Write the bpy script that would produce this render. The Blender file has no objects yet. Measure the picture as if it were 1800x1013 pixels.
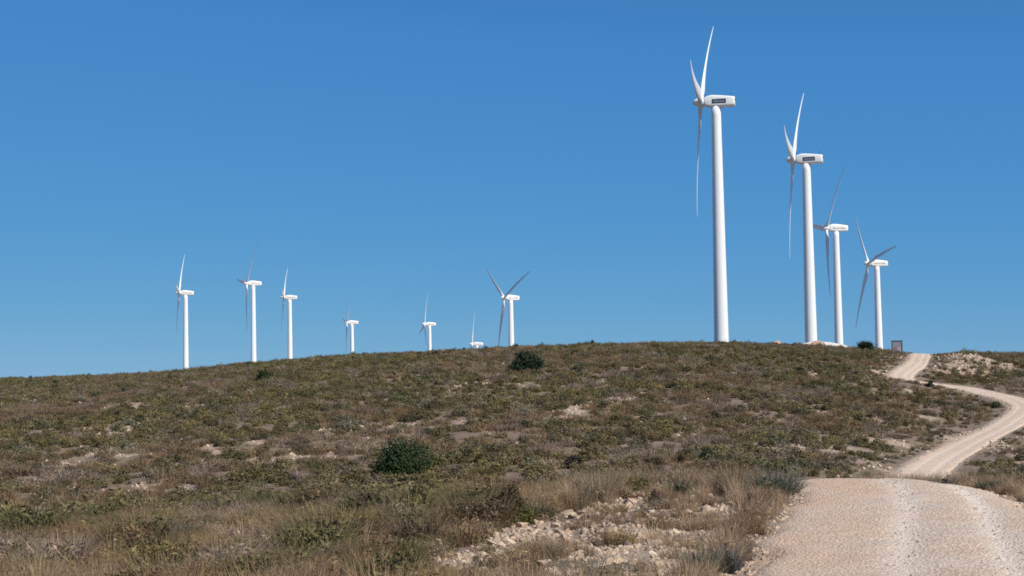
import bpy, bmesh, math, random
import numpy as np
from mathutils import Vector, Matrix

R = math.radians
rng = np.random.default_rng(7)
random.seed(7)
scn = bpy.context.scene
COL = scn.collection

# ------------------------------------------------------------------ camera
W, H, F = 1800.0, 1013.0, 2500.0
EYE = 3.0
PITCH, ROLL = math.atan((643 - 506.5) / F), 0.0155
fwd = Vector((0, math.cos(PITCH), math.sin(PITCH)))
r0 = Vector((1, 0, 0)); u0 = Vector((0, -math.sin(PITCH), math.cos(PITCH)))
cright = r0 * math.cos(ROLL) - u0 * math.sin(ROLL)
cup = r0 * math.sin(ROLL) + u0 * math.cos(ROLL)
campos = Vector((0, 0, EYE))
cd = bpy.data.cameras.new("camera"); cam = bpy.data.objects.new("camera", cd); COL.objects.link(cam)
cd.sensor_width = 36; cd.lens = 36 * F / W; cd.clip_start = 0.1; cd.clip_end = 20000
m = Matrix.Identity(4)
for i in range(3):
    m[i][0] = cright[i]; m[i][1] = cup[i]; m[i][2] = -fwd[i]; m[i][3] = campos[i]
cam.matrix_world = m
scn.camera = cam


def ray(u, v):
    return fwd + cright * ((u - W / 2) / F) + cup * ((H / 2 - v) / F)


# ------------------------------------------------------------------ noise
def _hash(ix, iy, seed):
    h = (ix.astype(np.int64) * 374761393 + iy.astype(np.int64) * 668265263 + seed * 1274126177) & 0xffffffff
    h = ((h ^ (h >> 13)) * 1274126177) & 0xffffffff
    h = h ^ (h >> 16)
    return (h & 0xffffff) / float(0xffffff)


def vnoise(x, y, seed=0):
    x = np.asarray(x, float); y = np.asarray(y, float)
    ix = np.floor(x); iy = np.floor(y); fx = x - ix; fy = y - iy
    fx = fx * fx * (3 - 2 * fx); fy = fy * fy * (3 - 2 * fy)
    a = _hash(ix, iy, seed); b = _hash(ix + 1, iy, seed); c = _hash(ix, iy + 1, seed); d = _hash(ix + 1, iy + 1, seed)
    return (a * (1 - fx) + b * fx) * (1 - fy) + (c * (1 - fx) + d * fx) * fy


def fbm(x, y, seed=0, octv=4):
    s = 0; a = 0.5; t = 0
    for o in range(octv):
        s = s + a * vnoise(x, y, seed + o * 17); t += a
        x = np.asarray(x) * 2.03 + 11.3; y = np.asarray(y) * 2.03 + 5.7; a *= 0.5
    return s / t


# ------------------------------------------------------------------ terrain height
RS = np.array([0, 6, 12, 16, 20, 28, 36, 44, 60, 95, 125, 160, 200, 240, 270, 300, 330, 370, 450, 600, 800, 1000, 1500, 4000, 9000], float)
FAR = [-1, -9, -13, -23, -32, -60, -120]
TAB = {
    0:    [-1.6, -1.6, -2.3, -2.8, -3.15, -3.5, -4.0, -4.7, -6.5, -9.6, -9.1, -7.7, -5.9, -4.2, -3.2, -2.2, -2.0, -2.2],
    300:  [-1.6, -1.6, -2.3, -2.8, -3.1, -3.4, -3.8, -4.5, -6.3, -9.4, -8.7, -6.9, -4.7, -2.8, -1.7, -.95, -.85, -1.2],
    450:  [-1.6, -1.6, -2.2, -2.75, -3.1, -3.3, -3.7, -4.4, -6.2, -9.2, -8.4, -6.5, -3.9, -1.5, -.1, 1.0, 1.05, .5],
    600:  [-1.6, -1.6, -2.2, -2.7, -3.05, -3.2, -3.6, -4.3, -6.1, -9.1, -8.2, -6.2, -3.4, -.8, .8, 1.9, 2.1, 1.5],
    900:  [-1.6, -1.6, -2.2, -2.7, -3.0, -3.15, -3.45, -4.2, -6.0, -8.8, -7.8, -5.5, -2.5, .4, 2.2, 3.4, 3.7, 2.9],
    1150: [-1.6, -1.6, -2.2, -2.7, -3.0, -3.1, -3.2, -4.0, -6.0, -8.8, -8.0, -5.8, -2.7, .3, 2.3, 3.9, 4.2, 3.7],
    1300: [-1.6, -1.6, -2.2, -2.7, -3.0, -3.05, -3.1, -3.9, -6.0, -8.8, -8.2, -6.3, -3.2, -.1, 2.0, 3.4, 3.95, 3.3],
    1430: [-1.6, -1.6, -2.2, -2.7, -3.0, -2.95, -2.88, -3.9, -6.0, -8.8, -8.4, -6.8, -3.9, -.7, 1.3, 2.5, 2.6, 1.6],
    1580: [-1.6, -1.6, -2.2, -2.7, -3.0, -2.95, -2.9, -3.9, -6.1, -9.0, -9.0, -8.0, -5.3, -2.3, -.2, 1.5, 1.5, .6],
    1650: [-1.6, -1.6, -2.2, -2.7, -3.0, -2.97, -2.95, -3.9, -6.2, -9.1, -9.6, -9.0, -6.3, -3.0, -.7, .8, .9, .2],
    1800: [-1.6, -1.6, -2.2, -2.7, -3.0, -3.0, -3.4, -4.1, -6.0, -8.8, -9.4, -9.0, -6.5, -3.2, -1.2, 0.2, .3, 0],
}
_us = np.array(sorted(TAB), float)
_tab = np.array([TAB[int(k)] + FAR for k in _us])
UG = np.linspace(-300, 2100, 241)
LG = np.linspace(math.log(5), math.log(9005), 700)
_t1 = np.array([np.interp(np.exp(LG) - 5, RS, row) for row in _tab])
_grid = np.array([np.interp(UG, _us, _t1[:, j]) for j in range(len(LG))]).T
def _blur(g, n, ax):
    k = np.ones(n) / n; p = n // 2
    pad = [(0, 0), (0, 0)]; pad[ax] = (p, p)
    gp = np.pad(g, pad, mode='edge')
    return np.apply_along_axis(lambda a: np.convolve(a, k, 'valid'), ax, gp)
for _ in range(2):
    _grid = _blur(_grid, 9, 0); _grid = _blur(_grid, 9, 1)

BUMPS = [((1692 - 900) / F * 262, 257, 5.6, 9, 1.45), ((1665 - 900) / F * 262, 256, 3.5, 7, .7)]   # stony cut bank beside the upper bend


def Z0(x, y):
    x = np.asarray(x, float); y = np.asarray(y, float)
    r = np.hypot(x, y); th = np.clip(np.arctan2(x, y), -0.62, 0.62)
    u = np.clip(900 + F * np.tan(th), UG[0], UG[-1])
    iu = (u - UG[0]) / (UG[1] - UG[0]); il = (np.log(r + 5) - LG[0]) / (LG[1] - LG[0])
    iu = np.clip(iu, 0, len(UG) - 1.001); il = np.clip(il, 0, len(LG) - 1.001)
    a = iu.astype(int); b = il.astype(int); fa = iu - a; fb = il - b
    g = _grid
    z = (g[a, b] * (1 - fa) + g[a + 1, b] * fa) * (1 - fb) + (g[a, b + 1] * (1 - fa) + g[a + 1, b + 1] * fa) * fb
    for bx_, by_, sx_, sy_, h_ in BUMPS:
        z = z + h_ * np.exp(-((x - bx_) / sx_) ** 2 - ((y - by_) / sy_) ** 2)
    return z + EYE


def ground_at(u, v, rmin=14.0, rmax=600.0):
    d = ray(u, v); hl = math.hypot(d.x, d.y)
    rr = np.linspace(rmin, rmax, int((rmax - rmin) * 8))
    P = np.array(campos)[None] + np.outer(rr / hl, np.array(d))
    z = Z0(P[:, 0], P[:, 1])
    hit = np.nonzero(P[:, 2] <= z)[0]
    i = hit[0] if len(hit) else int(np.argmin(np.where(rr < 340, (P[:, 2] - z) / rr, 9)))
    return np.array([P[i, 0], P[i, 1], z[i]]), rr[i]


FARPX = [(1640, 818), (1678, 795), (1714, 775), (1768, 747), (1802, 718), (1778, 702), (1740, 693), (1693, 683), (1646, 677), (1606, 671), (1584, 664), (1591, 654), (1611, 639), (1617, 627)]
FARPTS = [tuple(ground_at(u, v, 100)[0][:2]) for u, v in FARPX]
fx_, fy_ = FARPTS[-1]
ROADPTS = np.array([(2.6, 4), (3.8, 12), (5.6, 20), (7.0, 25), (8.25, 29.5), (9.0, 33.5), (8.8, 38), (7.6, 43), (7.2, 50), (10.5, 62), (25, 95)] + FARPTS + [(fx_ + 8, fy_ + 26), (fx_ + 24, fy_ + 70), (fx_ + 50, fy_ + 130)], float)
print('FAR', np.round(FARPTS, 1).tolist())


def catmull(P, n=14):
    out = []
    Q = np.vstack([2 * P[0] - P[1], P, 2 * P[-1] - P[-2]])
    for i in range(1, len(Q) - 2):
        p0, p1, p2, p3 = Q[i - 1], Q[i], Q[i + 1], Q[i + 2]
        for t in np.linspace(0, 1, n, endpoint=False):
            out.append(0.5 * (2 * p1 + (p2 - p0) * t + (2 * p0 - 5 * p1 + 4 * p2 - p3) * t * t + (3 * p1 - p0 - 3 * p2 + p3) * t ** 3))
    out.append(P[-1]); return np.array(out)


ROADC = catmull(ROADPTS)
ROADW = 2.2  # half width near; the far stretch is narrower
FARW = 1.75


def road_dist(x, y):
    x = np.asarray(x, float).ravel(); y = np.asarray(y, float).ravel()
    best = np.full(x.shape, 1e9)
    A = ROADC[:-1]; B = ROADC[1:]
    for a, b in zip(A, B):
        near = (np.abs(x - a[0]) < 30) & (np.abs(y - a[1]) < 30)
        if not near.any(): continue
        d = b - a; L = d @ d
        t = np.clip(((x[near] - a[0]) * d[0] + (y[near] - a[1]) * d[1]) / L, 0, 1)
        dd = np.hypot(x[near] - a[0] - t * d[0], y[near] - a[1] - t * d[1])
        best[near] = np.minimum(best[near], dd + (ROADW - FARW) * np.clip((a[1] - 60) / 40, 0, 1))
    return best


def ZT(x, y, rd=None):
    """ground with bumps, smoothed and cut under the road"""
    x = np.asarray(x, float); y = np.asarray(y, float); sh = x.shape
    x = x.ravel(); y = y.ravel()
    r = np.hypot(x, y)
    if rd is None: rd = road_dist(x, y)
    n = (fbm(x / 9, y / 9, 3, 4) - .5) * 1.0 * np.clip((r - 50) / 60, 0, 1) + (fbm(x / 1.7, y / 1.7, 9, 3) - .5) * .22
    k = np.clip((rd - 1.5) / 3.0, 0, 1)
    return (Z0(x, y) + n * k - 0.22 * np.clip((ROADW + .1 - rd) / .5, 0, 1)).reshape(sh)


# ------------------------------------------------------------------ helpers
def tag(o, label=None, cat=None, group=None, kind=None):
    if label: o['label'] = label
    if cat: o['category'] = cat
    if group: o['group'] = group
    if kind: o['kind'] = kind
    return o


def link(o, parent=None):
    COL.objects.link(o)
    if parent: o.parent = parent
    return o


def mesh_np(name, V, faces, mats=(), smooth=False):
    me = bpy.data.meshes.new(name)
    me.from_pydata([tuple(p) for p in V], [], faces)
    for mt in mats: me.materials.append(mt)
    if smooth: me.polygons.foreach_set('use_smooth', [True] * len(me.polygons))
    me.update()
    return me


def mesh_quads(name, V, quads, mats=(), smooth=False):
    """V (n,3), quads (m,4) arrays, fast path"""
    V = np.asarray(V, np.float32); q = np.asarray(quads, np.int32); k = q.shape[1]
    me = bpy.data.meshes.new(name)
    me.vertices.add(len(V)); me.vertices.foreach_set('co', V.ravel())
    me.loops.add(q.size); me.loops.foreach_set('vertex_index', q.ravel())
    me.polygons.add(len(q)); me.polygons.foreach_set('loop_start', np.arange(0, q.size, k, dtype=np.int32))
    me.polygons.foreach_set('loop_total', np.full(len(q), k, np.int32))
    if smooth: me.polygons.foreach_set('use_smooth', np.ones(len(q), bool))
    for mt in mats: me.materials.append(mt)
    me.update(calc_edges=True); me.validate()
    return me


def pattr(me, name, vals, typ='FLOAT', dom='POINT'):
    a = me.attributes.new(name, typ, dom)
    vals = np.asarray(vals)
    if typ == 'FLOAT_VECTOR': a.data.foreach_set('vector', vals.astype(np.float32).ravel())
    else: a.data.foreach_set('value', vals.ravel())
    return a


# ------------------------------------------------------------------ materials
class NT:
    def __init__(s, name, rough=.9, spec=.2):
        s.m = bpy.data.materials.new(name); s.m.use_nodes = True
        s.t = s.m.node_tree; s.n = s.t.nodes
        s.b = s.n['Principled BSDF']; s.b.inputs['Roughness'].default_value = rough
        s.b.inputs['Specular IOR Level'].default_value = spec
    def add(s, typ, **kw):
        nd = s.n.new(typ)
        for k, v in kw.items(): setattr(nd, k, v)
        return nd
    def lk(s, a, b): s.t.links.new(a, b)
    def noise(s, scale, detail=4, rough=.6, vec=None):
        nd = s.add('ShaderNodeTexNoise'); nd.inputs['Scale'].default_value = scale
        nd.inputs['Detail'].default_value = detail; nd.inputs['Roughness'].default_value = rough
        if vec is None: vec = s.obj()
        s.lk(vec, nd.inputs['Vector']); return nd.outputs['Fac']
    def obj(s):
        if not hasattr(s, '_tc'): s._tc = s.add('ShaderNodeTexCoord')
        return s._tc.outputs['Object']
    def ramp(s, fac, stops, interp='LINEAR'):
        nd = s.add('ShaderNodeValToRGB'); cr = nd.color_ramp; cr.interpolation = interp
        while len(cr.elements) < len(stops): cr.elements.new(.5)
        for e, (p, c) in zip(cr.elements, stops):
            e.position = p; e.color = (*c, 1) if len(c) == 3 else c
        s.lk(fac, nd.inputs['Fac']); return nd.outputs['Color']
    def mix(s, fac, a, b, typ='MIX'):
        nd = s.add('ShaderNodeMix', data_type='RGBA', blend_type=typ)
        for sock, v in ((nd.inputs[0], fac), (nd.inputs[6], a), (nd.inputs[7], b)):
            if isinstance(v, (int, float)): sock.default_value = v
            elif isinstance(v, tuple): sock.default_value = (*v, 1)
            else: s.lk(v, sock)
        return nd.outputs[2]
    def math(s, op, a, b=None, c=None):
        nd = s.add('ShaderNodeMath', operation=op)
        for i, v in enumerate((a, b, c)):
            if v is None: continue
            if isinstance(v, (int, float)): nd.inputs[i].default_value = v
            else: s.lk(v, nd.inputs[i])
        return nd.outputs[0]
    def attr(s, name, typ='GEOMETRY', out='Fac'):
        nd = s.add('ShaderNodeAttribute', attribute_type=typ); nd.attribute_name = name
        return nd.outputs[out]
    def color(s, c):
        if isinstance(c, tuple): s.b.inputs['Base Color'].default_value = (*c, 1)
        else: s.lk(c, s.b.inputs['Base Color'])
        return s
    def bump(s, h, dist, strength=1.0):
        nd = s.add('ShaderNodeBump'); nd.inputs['Distance'].default_value = dist; nd.inputs['Strength'].default_value = strength
        s.lk(h, nd.inputs['Height']); s.lk(nd.outputs['Normal'], s.b.inputs['Normal'])
        return s


GREY = lambda v: (v, v, v)
# painted turbine steel / glass fibre: white with faint grime
t = NT('turbine_white', .38, .4)
t.color(t.mix(t.noise(.6, 5), (.84, .86, .86), (.79, .81, .81))); M_WHITE = t.m
t = NT('blade_white', .4, .4)
t.color(t.mix(t.noise(.5, 4), (.82, .83, .84), (.77, .78, .79))); M_BLADE = t.m
t = NT('panel_navy', .5, .3); t.color(t.mix(t.noise(3), (.022, .036, .07), (.035, .05, .085))); M_NAVY = t.m
t = NT('letter_pale', .6); t.color(t.mix(t.noise(5), (.48, .56, .62), (.40, .47, .52))); M_PALE = t.m
t = NT('letter_red', .6); t.color(t.mix(t.noise(5), (.30, .11, .10), (.20, .10, .11))); M_RED = t.m
t = NT('dark_metal', .55, .4); t.color(t.mix(t.noise(8), (.05, .055, .06), (.09, .09, .09))); M_DARK = t.m

# ground
t = NT('dry_soil', .95, .1)
bare = t.attr('bare')
n1 = t.noise(.35, 6, .65); n2 = t.noise(3.5, 6, .7); n3 = t.noise(14, 4, .7)
soil = t.ramp(n2, [(.3, (.16, .115, .088)), (.5, (.265, .197, .152)), (.7, (.38, .295, .228))])
soil = t.mix(t.math('MULTIPLY', t.ramp(n1, [(.4, GREY(0)), (.65, GREY(1))]), .5), soil, (.13, .12, .07))
lime = t.ramp(n3, [(.25, (.27, .20, .155)), (.5, (.46, .355, .275)), (.72, (.62, .515, .42))])
f = t.math('ADD', bare, t.math('MULTIPLY', t.math('SUBTRACT', n2, .5), 1.1))
fm = t.add('ShaderNodeMapRange'); fm.inputs['From Min'].default_value = .35; fm.inputs['From Max'].default_value = .75
t.lk(f, fm.inputs['Value'])
t.color(t.mix(fm.outputs['Result'], soil, lime)); t.bump(t.math('ADD', n2, n3), .08, .9); M_SOIL = t.m

# road: crushed limestone, pink to buff, worn wheel tracks
t = NT('crushed_limestone', .95, .1)
ac = t.attr('across'); al = t.attr('wear')
vor = t.add('ShaderNodeTexVoronoi'); vor.inputs['Scale'].default_value = 19; t.lk(t.obj(), vor.inputs['Vector'])
nA = t.noise(.45, 5, .6); nB = t.noise(22, 4, .75); nC = t.noise(2.2, 5, .65)
base = t.ramp(nA, [(.36, (.63, .45, .32)), (.5, (.63, .485, .375)), (.64, (.615, .505, .415))])
base = t.mix(t.ramp(nC, [(.4, GREY(0)), (.7, GREY(.55))]), base, (.66, .53, .425))
grit = t.ramp(nB, [(.28, GREY(.62)), (.5, GREY(.99)), (.72, GREY(1.24))])
base2 = t.mix(1.0, base, grit, 'MULTIPLY')
peb = t.ramp(vor.outputs['Color'], [(.1, GREY(.72)), (.5, GREY(1.0)), (.95, GREY(1.25))])
base2 = t.mix(.8, base2, peb, 'MULTIPLY')
trk = t.mix(.3, (.78, .67, .57), t.mix(1.0, (.78, .67, .57), grit, 'MULTIPLY'))
base2 = t.mix(t.math('MULTIPLY', t.attr('shoulder'), .5), base2, t.mix(1.0, t.mix(nA, (.70, .45, .30), (.66, .50, .38)), grit, 'MULTIPLY'))
t.color(t.mix(t.math('MULTIPLY', al, t.ramp(nC, [(.25, GREY(.6)), (.55, GREY(1))])), base2, trk))
t.bump(t.math('ADD', nB, t.math('MULTIPLY', vor.outputs['Distance'], .8)), .035, .9); M_ROAD = t.m

# rock
t = NT('limestone', .9, .15)
oi = t.add('ShaderNodeObjectInfo')
nr = t.noise(9, 5, .7)
c = t.ramp(nr, [(.3, (.36, .27, .205)), (.5, (.58, .47, .375)), (.7, (.73, .64, .54))])
c2 = t.ramp(oi.outputs['Random'], [(0, (.62, .58, .55)), (.5, (.95, .86, .76)), (1, (1.1, 1.06, 1.0))])
t.color(t.mix(1.0, c, c2, 'MULTIPLY')); t.bump(nr, .03, .8); M_ROCK = t.m
t = NT('pink_earth', .95, .1)
nr = t.noise(3, 5, .7)
t.color(t.ramp(nr, [(.3, (.40, .24, .16)), (.5, (.52, .33, .235)), (.7, (.56, .42, .33))])); t.bump(nr, .15, .8); M_PINK = t.m
t = NT('white_gravel', .95, .1)
nr = t.noise(2.5, 5, .7)
t.color(t.ramp(nr, [(.3, (.58, .52, .47)), (.5, (.68, .64, .60)), (.7, (.76, .73, .70))])); t.bump(nr, .12, .7); M_WGRAV = t.m


def leaf_mat(name, mode, transl=.22):
    t = NT(name, .75, .15)
    if mode == 'INST': col = t.attr('tint', 'INSTANCER', 'Color')
    else:
        oi = t.add('ShaderNodeObjectInfo'); col = oi.outputs['Color']
    lv = t.attr('leafvar')
    k = t.add('ShaderNodeCombineColor')
    a = t.math('MULTIPLY_ADD', lv, .95, .52)
    t.lk(a, k.inputs[0]); t.lk(a, k.inputs[1]); t.lk(t.math('MULTIPLY_ADD', lv, .8, .6), k.inputs[2])
    c = t.mix(1.0, col, k.outputs[0], 'MULTIPLY')
    t.color(c)
    tr = t.add('ShaderNodeBsdfTranslucent'); t.lk(c, tr.inputs['Color'])
    mx = t.add('ShaderNodeMixShader'); mx.inputs[0].default_value = transl
    out = t.n['Material Output']
    t.lk(t.b.outputs[0], mx.inputs[1]); t.lk(tr.outputs[0], mx.inputs[2]); t.lk(mx.outputs[0], out.inputs['Surface'])
    return t.m


M_LEAF_I = leaf_mat('scrub_leaf', 'INST')
M_LEAF_O = leaf_mat('bush_leaf', 'OBJ')
t = NT('bark', .9, .1); t.color(t.mix(t.noise(12), (.10, .075, .055), (.17, .135, .105))); M_BARK = t.m

# ------------------------------------------------------------------ regions of bare / stony ground (world space)
def poly_world(px, rmin, rmax=600):
    return np.array([ground_at(u, v, rmin, rmax)[0][:2] for u, v in px])


def in_poly(x, y, P):
    ins = np.zeros(x.shape, bool); n = len(P)
    for i in range(n):
        x1, y1 = P[i]; x2, y2 = P[(i + 1) % n]
        c = (y1 > y) != (y2 > y)
        with np.errstate(divide='ignore', invalid='ignore'):
            xi = (x2 - x1) * (y - y1) / (y2 - y1) + x1
        ins ^= c & (x < xi)
    return ins


BANK = poly_world([(700, 1013), (830, 960), (930, 920), (1040, 890), (1120, 862), (1230, 858), (1285, 872), (1300, 900), (1275, 950), (1225, 1013), (1180, 1060), (760, 1060)], 14, 44)
VERGE = poly_world([(1398, 915), (1412, 890), (1432, 866), (1460, 858), (1480, 900), (1440, 930)], 14, 44)


def patch(u, v, wu, rmin=90, elong=2.4):
    p, r = ground_at(u, v, rmin)
    a = wu / 2 / F * r
    return (p[0], p[1], a, a * elong)


STRIPS = [patch(1080, 702, 80, elong=1.8), patch(960, 697, 130, elong=1.0), patch(1340, 788, 120, elong=1.6), patch(640, 792, 80, elong=1.8), patch(540, 802, 80, elong=1.8), patch(380, 812, 120, elong=1.4), patch(90, 822, 90, elong=1.5), patch(1500, 692, 60, elong=1.5), patch(1620, 690, 60, elong=1.5), patch(1545, 655, 50, elong=2), patch(1780, 815, 60, elong=1.5), patch(1230, 765, 60, elong=1.3)]
OUTCROP = [((1452 - 900) / F * 326, 322, 8.5, 9), ((1688 - 900) / F * 240, 237, 4.6, 11), ((1712 - 900) / F * 242, 238, 3.6, 8), ((1692 - 900) / F * 262, 249, 5.6, 11), ((1662 - 900) / F * 258, 247, 3.8, 8), ((1712 - 900) / F * 256, 243, 3.4, 8.0)]
PATCHES = [patch(1075, 700, 85, elong=1.0), patch(970, 697, 110, elong=.6), patch(1500, 690, 70, elong=1.0), patch(1540, 655, 60, elong=2.0),
           patch(1600, 690, 80, elong=1.2), patch(1340, 785, 130, elong=1.1), patch(1100, 790, 70, elong=1), patch(370, 810, 150, elong=.9), patch(520, 800, 90, elong=1.2),
           patch(640, 790, 90, elong=1.2), patch(60, 820, 110, elong=1.0), patch(240, 805, 110, elong=.8), patch(450, 760, 110, elong=1.1), patch(960, 765, 60, elong=1), patch(1240, 760, 80, elong=.8),
           patch(1500, 800, 90, elong=.9), patch(1150, 735, 80, elong=.7), patch(1780, 805, 60, elong=1), patch(1470, 640, 50, elong=1.4), patch(30, 760, 80, elong=1), patch(820, 690, 60, elong=1), patch(700, 745, 80, elong=.9), patch(1690, 735, 60, elong=.8)]


def bareness(x, y):
    x = np.asarray(x, float); y = np.asarray(y, float); r = np.hypot(x, y)
    b = np.zeros(x.shape)
    wx = x + (fbm(x / 2.5, y / 2.5, 31) - .5) * 5 * np.clip(r / 150, .15, 1); wy = y + (fbm(x / 2.5, y / 2.5, 37) - .5) * 7 * np.clip(r / 150, .15, 1)
    sp_ = np.clip(.45 + (fbm(x / 1.6, y / 2.0, 43, 3) - .42) * 3.2, .15, 1)
    for (px, py, a, c) in PATCHES:
        d = np.hypot((wx - px) / a, (wy - py) / c)
        b = np.maximum(b, np.clip(1.3 - d, 0, 1) * sp_)
    for (px, py, a, c) in OUTCROP:
        b = np.maximum(b, np.clip(1.35 - np.hypot((wx - px) / a, (wy - py) / c), 0, 1) * np.clip(.75 + sp_, 0, 1))
    for (px, py, a, c) in STRIPS:
        b = np.maximum(b, np.clip(1.35 - np.hypot((wx - px) / a, (wy - py) / c), 0, .78) * np.clip(.25 + sp_, 0, 1))
    n = fbm(x / 7, y / 11, 41, 5)
    b = np.maximum(b, np.clip((n - .575) * 4.5, 0, .7) * np.clip((r - 60) / 40, 0, 1) * np.clip((330 - r) / 150, .35, 1))
    nb = fbm(x / 1.2, y / 1.2, 51, 4)
    bk = in_poly(wx, wy, BANK) | in_poly(wx, wy, VERGE)
    b = np.where(bk, np.maximum(b, np.clip(.30 + (nb - .45) * 2.2, .05, .8)), b)
    return b


# ------------------------------------------------------------------ ground sheet
th = np.concatenate([np.arange(-180, -27, 3.0), np.arange(-27, 27, .12), np.arange(27, 180, 3.0)])
rr = np.concatenate([[.3, 1, 2, 3.5, 5, 7, 9], np.arange(11, 46, .45), np.arange(46, 95, 1.6), np.arange(95, 345, 1.25), np.geomspace(345, 8500, 50)])
TH, RR = np.meshgrid(np.radians(th), rr, indexing='ij')
gx = RR * np.sin(TH); gy = RR * np.cos(TH)
rd = road_dist(gx.ravel(), gy.ravel())
gz = ZT(gx, gy, rd)
nt_, nr_ = gx.shape
idx = np.arange(nt_ * nr_).reshape(nt_, nr_)
nx = np.roll(idx, -1, axis=0)
quads = np.stack([idx[:, :-1], idx[:, 1:], nx[:, 1:], nx[:, :-1]], -1).reshape(-1, 4)
V = np.stack([gx.ravel(), gy.ravel(), gz.ravel()], 1)
me = mesh_quads('ground', V, quads, [M_SOIL], True)
bb = np.maximum(bareness(gx.ravel(), gy.ravel()), np.clip((3.4 - rd) / 1.4, 0, .9))
pattr(me, 'bare', bb)
ground = link(bpy.data.objects.new('ground', me)); tag(ground, 'dry scrubby hillside rising to a rounded crest', 'ground', kind='structure')

# ------------------------------------------------------------------ road
tang = np.gradient(ROADC, axis=0); tang /= np.linalg.norm(tang, axis=1)[:, None]
nrm = np.stack([tang[:, 1], -tang[:, 0]], 1)
# resample finely
seg = np.concatenate([[0], np.cumsum(np.linalg.norm(np.diff(ROADC, axis=0), axis=1))])
S = np.concatenate([np.arange(0, 50, .12), np.arange(50, seg[-1], .7)])
cx = np.interp(S, seg, ROADC[:, 0]); cy = np.interp(S, seg, ROADC[:, 1])
nxx = np.interp(S, seg, nrm[:, 0]); nyy = np.interp(S, seg, nrm[:, 1])
acr = np.linspace(-1, 1, 33)
RW = np.interp(cy, [60, 100], [ROADW, FARW])
wl = RW * (1 + .22 * (fbm(S / 1.3, S * 0, 61, 4) - .5) * 2 + .05) + np.where(S < 45, .25, .12)
wr = RW * (1 + .22 * (fbm(S / 1.3, S * 0, 71, 4) - .5) * 2 + .05) + np.where(S < 45, .25, .12)
hw = np.where(acr[None, :] < 0, wl[:, None], wr[:, None]) * acr[None, :]
X = cx[:, None] + nxx[:, None] * hw; Y = cy[:, None] + nyy[:, None] * hw
sh_ = np.interp(cy, [50, 80], [.55, 0])[:, None]
rut = np.maximum(np.exp(-((hw - sh_ + .72) / .27) ** 2) * .8, np.exp(-((hw - sh_ - .72) / .25) ** 2))
edge = np.clip((np.abs(acr) - .86) / .14, 0, 1)[None, :]
Zr = Z0(X, Y) + .05 + .05 * (1 - acr[None, :] ** 2) - .045 * rut + (fbm(X / .5, Y / .5, 81, 3) - .5) * .05 - edge * .16
i2 = np.arange(X.size).reshape(X.shape)
q = np.stack([i2[:-1, :-1], i2[:-1, 1:], i2[1:, 1:], i2[1:, :-1]], -1).reshape(-1, 4)
me = mesh_quads('road', np.stack([X.ravel(), Y.ravel(), Zr.ravel()], 1), q, [M_ROAD], True)
pattr(me, 'across', np.broadcast_to(acr[None], X.shape).ravel().astype(np.float32))
pattr(me, 'shoulder', (np.clip((-.35 - hw) / .9, 0, 1) * np.interp(cy, [34, 60], [1, .25])[:, None]).ravel().astype(np.float32))
pattr(me, 'wear', (rut * np.interp(cy, [50, 90], [.95, .4])[:, None]).ravel().astype(np.float32))
road = link(bpy.data.objects.new('road', me)); tag(road, 'pale unpaved gravel track winding up the hill', 'road', kind='structure')

# ------------------------------------------------------------------ plant prototypes
def leaf_cloud(n, rad, hgt, size, lumps=7, seed=0, elong=1.6, shell=.55, up=.35, flat=0.0):
    """many small leaf quads filling an uneven dome"""
    g = np.random.default_rng(seed)
    lc = g.normal(size=(lumps, 3)); lc /= np.linalg.norm(lc, axis=1)[:, None]
    lc *= g.uniform(.25, .68, (lumps, 1)); lc[:, 2] = np.abs(lc[:, 2]) * .9 + .12
    lr = g.uniform(.28, .5, lumps)
    k = g.integers(0, lumps, n)
    d = g.normal(size=(n, 3)); d /= np.linalg.norm(d, axis=1)[:, None]
    p = lc[k] + d * (lr[k] * (shell + (1 - shell) * g.random(n)) * g.choice([1, 1, 1, 1.18], n))[:, None]
    p[:, 2] = np.abs(p[:, 2])
    c = p * np.array([rad, rad, hgt])
    nrm_ = d * .7 + g.normal(size=(n, 3)) * .5 + np.array([0, 0, up])
    nrm_ /= np.linalg.norm(nrm_, axis=1)[:, None]
    a = np.cross(nrm_, g.normal(size=(n, 3))); a /= np.linalg.norm(a, axis=1)[:, None]
    b = np.cross(nrm_, a)
    s = size * g.uniform(.55, 1.35, n)[:, None]
    a = a * s * elong * .5; b = b * s * .5
    V = np.stack([c - a, c + b * .9 - a * .1, c + a, c - b * .9 - a * .1], 1).reshape(-1, 3)
    Q = np.arange(n * 4).reshape(n, 4)
    lv = np.repeat(np.clip(g.normal(.5, .2, n) + (lr[k] - .39) * 1.2, 0, 1), 4)
    return V, Q, lv


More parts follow.
